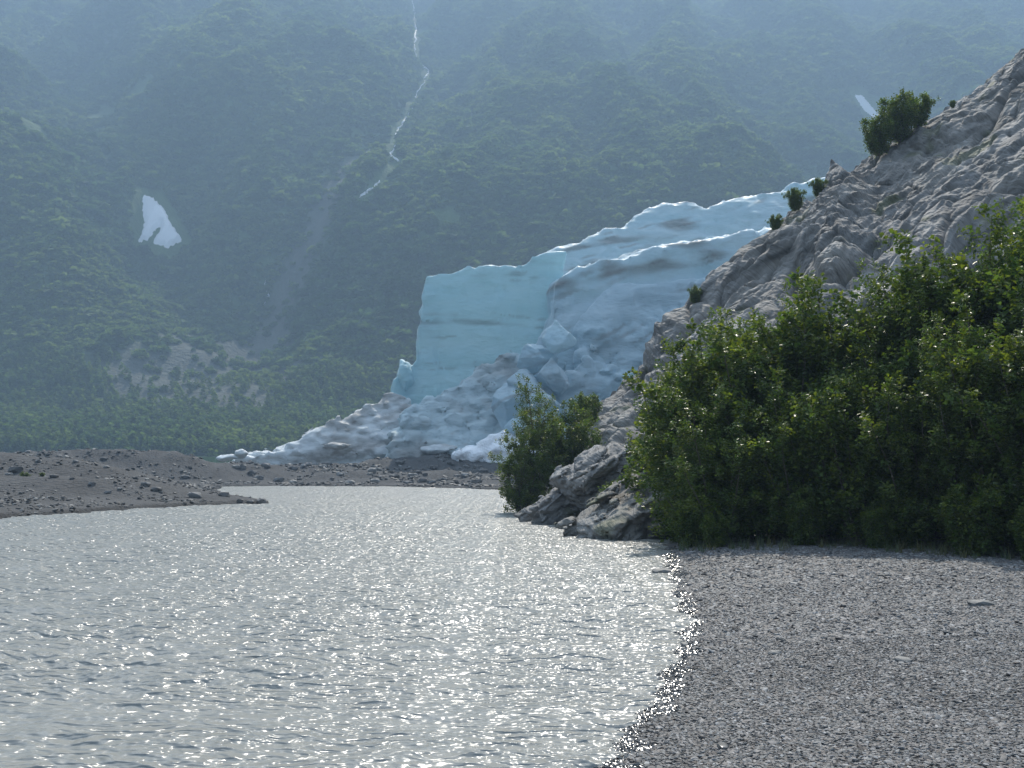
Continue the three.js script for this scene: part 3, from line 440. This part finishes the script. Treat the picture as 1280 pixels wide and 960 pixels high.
// height of the bedrock or beach under a place
const rockAt = (() => { const S = []; for (let p = 620; p < 1700; p += 8) for (let v = 0; v <= 1.2; v += 0.01) { const [x, y, d] = rockPoint(p, v); S.push([x, d, y + rockRelief(x, y, -d) * 0.72 * sstep(-1.2, 1.5, y)]); } return (x, d) => { let b = 1e9, y = -9; for (const q of S) { const e = (q[0] - x) ** 2 + (q[1] - d) ** 2; if (e < b) { b = e; y = q[2]; } } return b < 1.5 ? y : -9; }; })();
const groundAt = (x, d) => Math.max(d < 30 ? beachH(x, d) : -0.4, rockAt(x, d));
function plant(k, px, d, s, label = thicketLabel, group = thicketGroup, sy = 1) { const x = (px - 640) / F * d, o = copy(protos[k], [x, groundAt(x, d) - 0.06, -d], rr(0, TAU), [s, s * sy, s], label, group); o.userData.category = 'shrub'; return o; }
// front row at the edge of the beach, then rows climbing the foot of the rock
for (const [px, d, k, s] of [[878, 26.2, 3, 0.85], [905, 25.2, 1, 0.92], [948, 25.4, 3, 1.05], [988, 24.4, 0, 0.85], [1028, 24.6, 1, 1.0], [1070, 23.4, 3, 1.05], [1112, 23.6, 0, 0.95], [1157, 22.7, 1, 1.05], [1202, 22, 2, 0.95], [1247, 21.4, 0, 1.1], [1292, 20.6, 1, 1.15], [1337, 20.4, 2, 1.05], [1387, 20, 0, 1.1], [1440, 19.6, 1, 1.15]]) plant(k, px, d, s);
for (const [px, d, k, s] of [[872, 28.2, 1, 1.1], [876, 27.8, 0, 1.22], [908, 27.4, 2, 1.2], [945, 27.2, 1, 1.42], [985, 26.8, 0, 1.4], [1020, 26.6, 2, 1.3], [1058, 26.2, 0, 1.38], [1098, 25.8, 1, 1.4], [1138, 25.4, 2, 1.3], [1176, 24.8, 0, 1.55], [1215, 24.4, 2, 1.5], [1256, 24.2, 0, 1.6], [1300, 24, 2, 1.55], [1350, 23.6, 1, 1.7], [1400, 23.4, 2, 1.6]]) plant(k, px, d, s);
for (const [px, d, k, s] of [[850, 31.2, 3, 1.1], [868, 31.2, 1, 1.2], [892, 30.8, 0, 1.28], [930, 30.4, 2, 1.25], [968, 30, 1, 1.4], [1010, 29.6, 0, 1.35], [1050, 29.4, 2, 1.2], [1090, 28.8, 1, 1.3], [1130, 28.4, 0, 1.25], [1170, 27.8, 2, 1.35], [1212, 27.4, 0, 1.5], [1262, 27.2, 2, 1.45], [1310, 27, 0, 1.5], [840, 34.5, 0, 1.05], [872, 34.8, 2, 1.1], [832, 35, 3, 0.95]]) plant(k, px, d, s);
for (const [px, d, s] of [[862, 25.1, 0.5], [893, 24.2, 0.42], [1002, 23.6, 0.6], [1095, 22.4, 0.5], [1122, 22.6, 0.7], [1212, 20.6, 0.75], [1290, 19.5, 0.55], [1330, 19.5, 0.75]]) plant(4, px, d, s, 'low leafy shrub fringing the front of the thicket by the gravel', 'low shrubs fringing the thicket');
// shrubs at the water's edge and on the rock
plant(2, 672, 47.5, 1.2, 'tall rounded green shrub growing at the river bend beside the rocks', null);
plant(1, 650, 46, 1.0, 'lower bushy shrub overhanging the water at the river bend', null);
plant(3, 708, 48.5, 1.25, 'green shrub between the river-bend shrub and the dark rock shoulder', null);
plant(4, 722, 38.5, 0.8, 'small yellowish shrub rooted among the waterside rocks', null);
plant(4, 690, 41, 0.55, 'tiny shrub at the foot of the pale leaning rock', null);
plant(4, 775, 34, 0.9, 'small shrub on the ledge above the largest rock slab', null);
plant(4, 800, 33.4, 0.95, 'bushy shrub between the largest rock slab and the thicket', null);
plant(4, 815, 36, 0.7, 'small shrub on the steep rock beside the end of the thicket', null);
plant(4, 735, 53, 0.9, 'low shrub on top of the dark rock shoulder above the river bend', null);
for (const [px, py, s, k, label] of [[1108, 168, 1.25, 4, 'rounded shrub standing on the skyline of the rock'], [1135, 158, 1.5, 4, 'larger shrub on the rock skyline beside a rounded one'], [1160, 142, 1.1, 4, 'small shrub on the rock skyline, uphill of two larger ones'], [1030, 206, 0.6, 4, 'thin young shrub alone at the notch of the rock skyline'], [1000, 290, 0.7, 4, 'sprawling shrub in the hollow of the bare rock'], [975, 300, 0.5, 4, 'small green shrub beside the hollow of the bare rock'], [872, 352, 0.5, 4, 'little sapling on the rock edge above the thicket'], [1205, 105, 0.25, 4, 'tiny sprig of green on the upper rock skyline']]) {
  const c = table(rockCols, px), p = at(px, py, c[4] - 1.5); const o = plant(k, px, c[4] - 1.5, s, label, null); o.userData.category = 'shrub';
}
// grass and undergrowth at the foot of the thicket
{
  const pos = [], idx = []; for (let k = 0; k < 9; k++) { const a = rr(0, TAU), l = rr(0.12, 0.34), w = 0.006, c = rr(0.03, 0.14), q = pos.length / 3, x = Math.cos(a), z = Math.sin(a), bx = rr(-0.05, 0.05), bz = rr(-0.05, 0.05); pos.push(bx - z * w, 0, bz + x * w, bx + z * w, 0, bz - x * w, bx + x * c * 0.5 - z * w, l * 0.6, bz + z * c * 0.5 + x * w, bx + x * c, l, bz + z * c); idx.push(q, q + 1, q + 2, q + 1, q + 3, q + 2); }
  const g = geo(pos, idx), L = []; for (let k = 0; k < 420; k++) { const px = rr(845, 1420), d0 = table([[845, 24.2], [1000, 23.2], [1200, 20.6], [1420, 19]], px)[0], d = d0 + rr(-0.4, 2) + 1.6 * N(px * 0.02, 1, 1), x = (px - 640) / F * d, s = rr(0.5, 1.3), y = rnd(); L.push([[x, beachH(x, d) - 0.02, -d], [rr(-0.2, 0.2), rr(0, TAU), rr(-0.2, 0.2)], [s, s, s], [lerp(0.05, 0.13, y), lerp(0.09, 0.12, y), 0.035]]); }
  scatter('grass', 'thin grass and weeds under the edge of the thicket', g, phy({ color: 0xffffff, roughness: 0.9, transmission: 0.35, thickness: 0 }), L);
}
console.log('shrubs done');

// ------------------------------------------------------------------ gravel and stones
function stoneGeo(detail, flat, o) { const g = mergeVertices(new THREE.IcosahedronGeometry(1, detail).deleteAttribute('uv').deleteAttribute('normal')), p = g.attributes.position; for (let k = 0; k < p.count; k++) { const x = p.getX(k), y = p.getY(k), z = p.getZ(k), s = 1 + 0.45 * N(x * 0.9 + o, y * 0.9, z * 0.9) + 0.2 * N(x * 2 + o, y * 2, z * 2); p.setXYZ(k, x * s, clamp(y * s, -0.75, 0.62) * flat, z * s * 0.8); } g.computeVertexNormals(); return g; }
const facet = (g) => { const n = toCreasedNormals(g, 0.55); return n; };
{
  const dry = std({ color: 0xffffff, roughness: 0.7 }), wetM = phy({ color: 0xffffff, roughness: 0.22, clearcoat: 0.6, clearcoatRoughness: 0.12 });
  const kinds = [facet(stoneGeo(1, 0.5, 3)), facet(stoneGeo(1, 0.62, 17)), facet(stoneGeo(1, 0.42, 29))], L = [[], [], []], Wt = [];
  for (let k = 0; k < 330000; k++) {
    const d = 5 + 21 * Math.pow(rnd(), 1.25), x = rr(shoreX(Math.min(d, 25.4)) - 0.5, 0.52 * d + 1.6), s = beachSD(x, d); if (s < -0.45) continue;
    const near = d < 11, r = (near ? 0.0085 : d < 16 ? 0.0125 : 0.017) * Math.exp(rr(-0.45, 0.75)) * (rnd() < 0.02 ? 1.8 : 1), t = rnd(), wet = s < 0.32 + 0.25 * N(x * 2, d * 2, 5);
    if (rnd() < 0.35 * sstep(-0.1, 0.5, N(x * 0.9, d * 0.9, 12))) continue;
    const b = t < 0.6 ? rr(0.048, 0.11) : t < 0.93 ? rr(0.11, 0.175) : rr(0.2, 0.29), wv = wet ? 0.38 : 1, w = rr(-0.01, 0.012);
    const it = [[x, beachH(x, d) + r * 0.15, -d], [rr(-0.35, 0.35), rr(0, TAU), rr(-0.35, 0.35)], [r * rr(0.9, 1.5), r * rr(0.8, 1.2), r * rr(0.9, 1.2)], [(b + w) * wv, b * wv, (b - w * 0.5) * wv]];
    if (wet) Wt.push(it); else L[k % 3].push(it);
  }
  L.forEach((l, k) => scatter('gravel', 'grey gravel covering the beach', kinds[k], dry, l));
  scatter('wet_gravel', 'dark wet gravel along the edge of the water', kinds[1], wetM, Wt);
  // stones one can pick out on the beach
  const big = [0, 1, 2, 3].map(k => facet(stoneGeo(2, 0.7, 40 + 9 * k))), sm = std({ color: RGB(0.15, 0.15, 0.144), roughness: 0.7, bumpMap: rep(T.grain, 0.6), bumpScale: 0.02 }), dm = std({ color: RGB(0.08, 0.08, 0.08), roughness: 0.35 });
  const stone = (px, py, y, r, m, label, k) => { const p = onPlane(px, py, y), o = mesh('stone', big[k % 4], m); o.position.set(p.x, Math.max(WATER - 0.02, beachH(p.x, -p.z)) + r * 0.12, p.z); o.scale.set(r * 1.3, r, r); o.rotation.y = k * 1.7; return tag(o, label, 'stone'); };
  stone(829, 717, WATER, 0.17, sm, 'rounded pale stone in the shallows near the largest rock slab', 0);
  stone(816, 706, WATER, 0.1, dm, 'small dark stone in the shallows next to a rounded pale stone', 1);
  stone(838, 783, WATER, 0.11, dm, 'dark wet stone breaking the water just off the beach', 2);
  stone(796, 886, WATER, 0.055, dm, 'small black stone poking out of the water alone', 3);
  stone(855, 813, WATER, 0.06, sm, 'pale stone shining at the waterline among wet gravel', 1);
  stone(968, 799, 0, 0.06, sm, 'small pale stone on the open gravel', 2); stone(1128, 818, 0, 0.07, sm, 'light grey flat stone in the middle of the gravel beach', 3);
  stone(1225, 755, 0, 0.12, sm, 'pale stone on the gravel near the thicket shade', 0); stone(902, 905, -0.02, 0.05, dm, 'dark flat stone pressed into the gravel', 1);
  // boulders on the bar and the moraine
  const bm = [RGB(0.17, 0.168, 0.165), RGB(0.11, 0.108, 0.105), RGB(0.24, 0.235, 0.225)].map(c => std({ color: c, roughness: 0.85, bumpMap: rep(T.grain, 0.8), bumpScale: 0.05 }));
  const hitFar = (px, py) => { const p = at(px, py, 1), k = p.y - EYE; let d = 36; for (; d < 170; d += 0.15) if (farH(p.x * d, d) > EYE + k * d) break; return [p.x * d, d]; };
  const boulder = (px, py, wpx, label, m, k, group) => { const [x, d] = hitFar(px, py), r = wpx * d / F / 2, o = mesh('boulder', big[k % 4], bm[m]); o.position.set(x, Math.max(WATER, farH(x, d)) + r * 0.28, -d); o.scale.set(r * 1.1, r * rr(0.95, 1.2), r); o.rotation.y = rr(0, TAU); return tag(o, label, 'boulder', group); };
  boulder(243, 622, 17, 'rounded boulder on the gravel bar, close to its dark neighbour at the tip', 0, 0); boulder(281, 621, 16, 'dark boulder at the tip of the gravel bar', 1, 1);
  boulder(327, 630, 13, 'outermost boulder in the water off the tip of the gravel bar', 0, 2); boulder(313, 630, 8, 'small boulder between the outermost boulder and the bar tip', 0, 3); boulder(300, 628, 9, 'low boulder at the waterline of the gravel bar tip', 1, 0);
  const scat = [[20, 590, 16, 1], [12, 594, 8, 2], [48, 578, 8, 0], [40, 588, 7, 0], [95, 578, 8, 0], [68, 597, 9, 1], [130, 575, 9, 1], [133, 585, 6, 2], [115, 607, 9, 0], [170, 599, 8, 1], [182, 607, 12, 0], [195, 614, 12, 1], [135, 617, 8, 0], [160, 588, 6, 1], [35, 566, 6, 2], [232, 597, 9, 0], [90, 600, 6, 1], [205, 604, 5, 0], [150, 612, 6, 2]];
  scat.forEach(([px, py, w, m], k) => boulder(px, py, w, ['grey boulder scattered on the slopes of the gravel bar', 'dark boulder scattered on the slopes of the gravel bar', 'pale boulder scattered on the slopes of the gravel bar'][m], m, k, ['grey boulders on the bar', 'dark boulders on the bar', 'pale boulders on the bar'][m]));
  for (let k = 0; k < 46; k++) { const m = [0, 1, 1, 2][k % 4], px = rr(285, 612), py = rr(580, 606); boulder(px, py, rr(6, 13), ['grey boulder in the rubble below the glacier', 'dark boulder in the rubble below the glacier', 'pale boulder in the rubble below the glacier'][m], m, k, ['grey boulders below the glacier', 'dark boulders below the glacier', 'pale boulders below the glacier'][m]); }
  // small rubble on the far shores
  const R = []; for (let k = 0; k < 60000; k++) { const d = 40 + 105 * Math.pow(rnd(), 0.9), x = rr(-0.56, 0.06) * d; if (-sdPoly(x, d, bank) < -0.2) continue; const cl = N(x * 0.25, d * 0.25, 3); if (rnd() > 0.15 + cl) continue; const r = (d < 85 ? 0.05 : 0.11) * Math.exp(rr(-0.6, 0.9)), b = rnd() < 0.85 ? rr(0.04, 0.1) : rr(0.12, 0.22); R.push([[x, farH(x, d) + r * 0.2, -d], [rr(-0.5, 0.5), rr(0, TAU), rr(-0.5, 0.5)], [r * 1.3, r, r], [b, b, b * 0.97]]); }
  scatter('rubble', 'small rubble strewn over the gravel bar and moraine', kinds[1], dry, R);
}
{ // tufts on the bar
  const [x, d] = [(33 - 640) / F * 62, 62]; let o = copy(protos[4], [x, farH(x, d) - 0.05, -d], 1, [0.32, 0.26, 0.32], 'yellow-green tuft of willow growing on the gravel bar', null); o.name = numbered('willow_tuft'); o.userData.category = 'plant';
  const [x2, d2] = [(55 - 640) / F * 60, 60]; o = copy(protos[4], [x2, farH(x2, d2) - 0.05, -d2], 2, [0.22, 0.14, 0.22], 'smaller low tuft beside the willow tuft on the gravel bar', null); o.name = numbered('willow_tuft'); o.userData.category = 'plant';
}

const renderer = new THREE.WebGLRenderer({ antialias: true });
renderer.toneMapping = THREE.LinearToneMapping;
renderer.toneMappingExposure = EXPOSURE;
renderer.shadowMap.enabled = true;
renderer.setSize(1024, 768);
renderer.render(scene, camera);
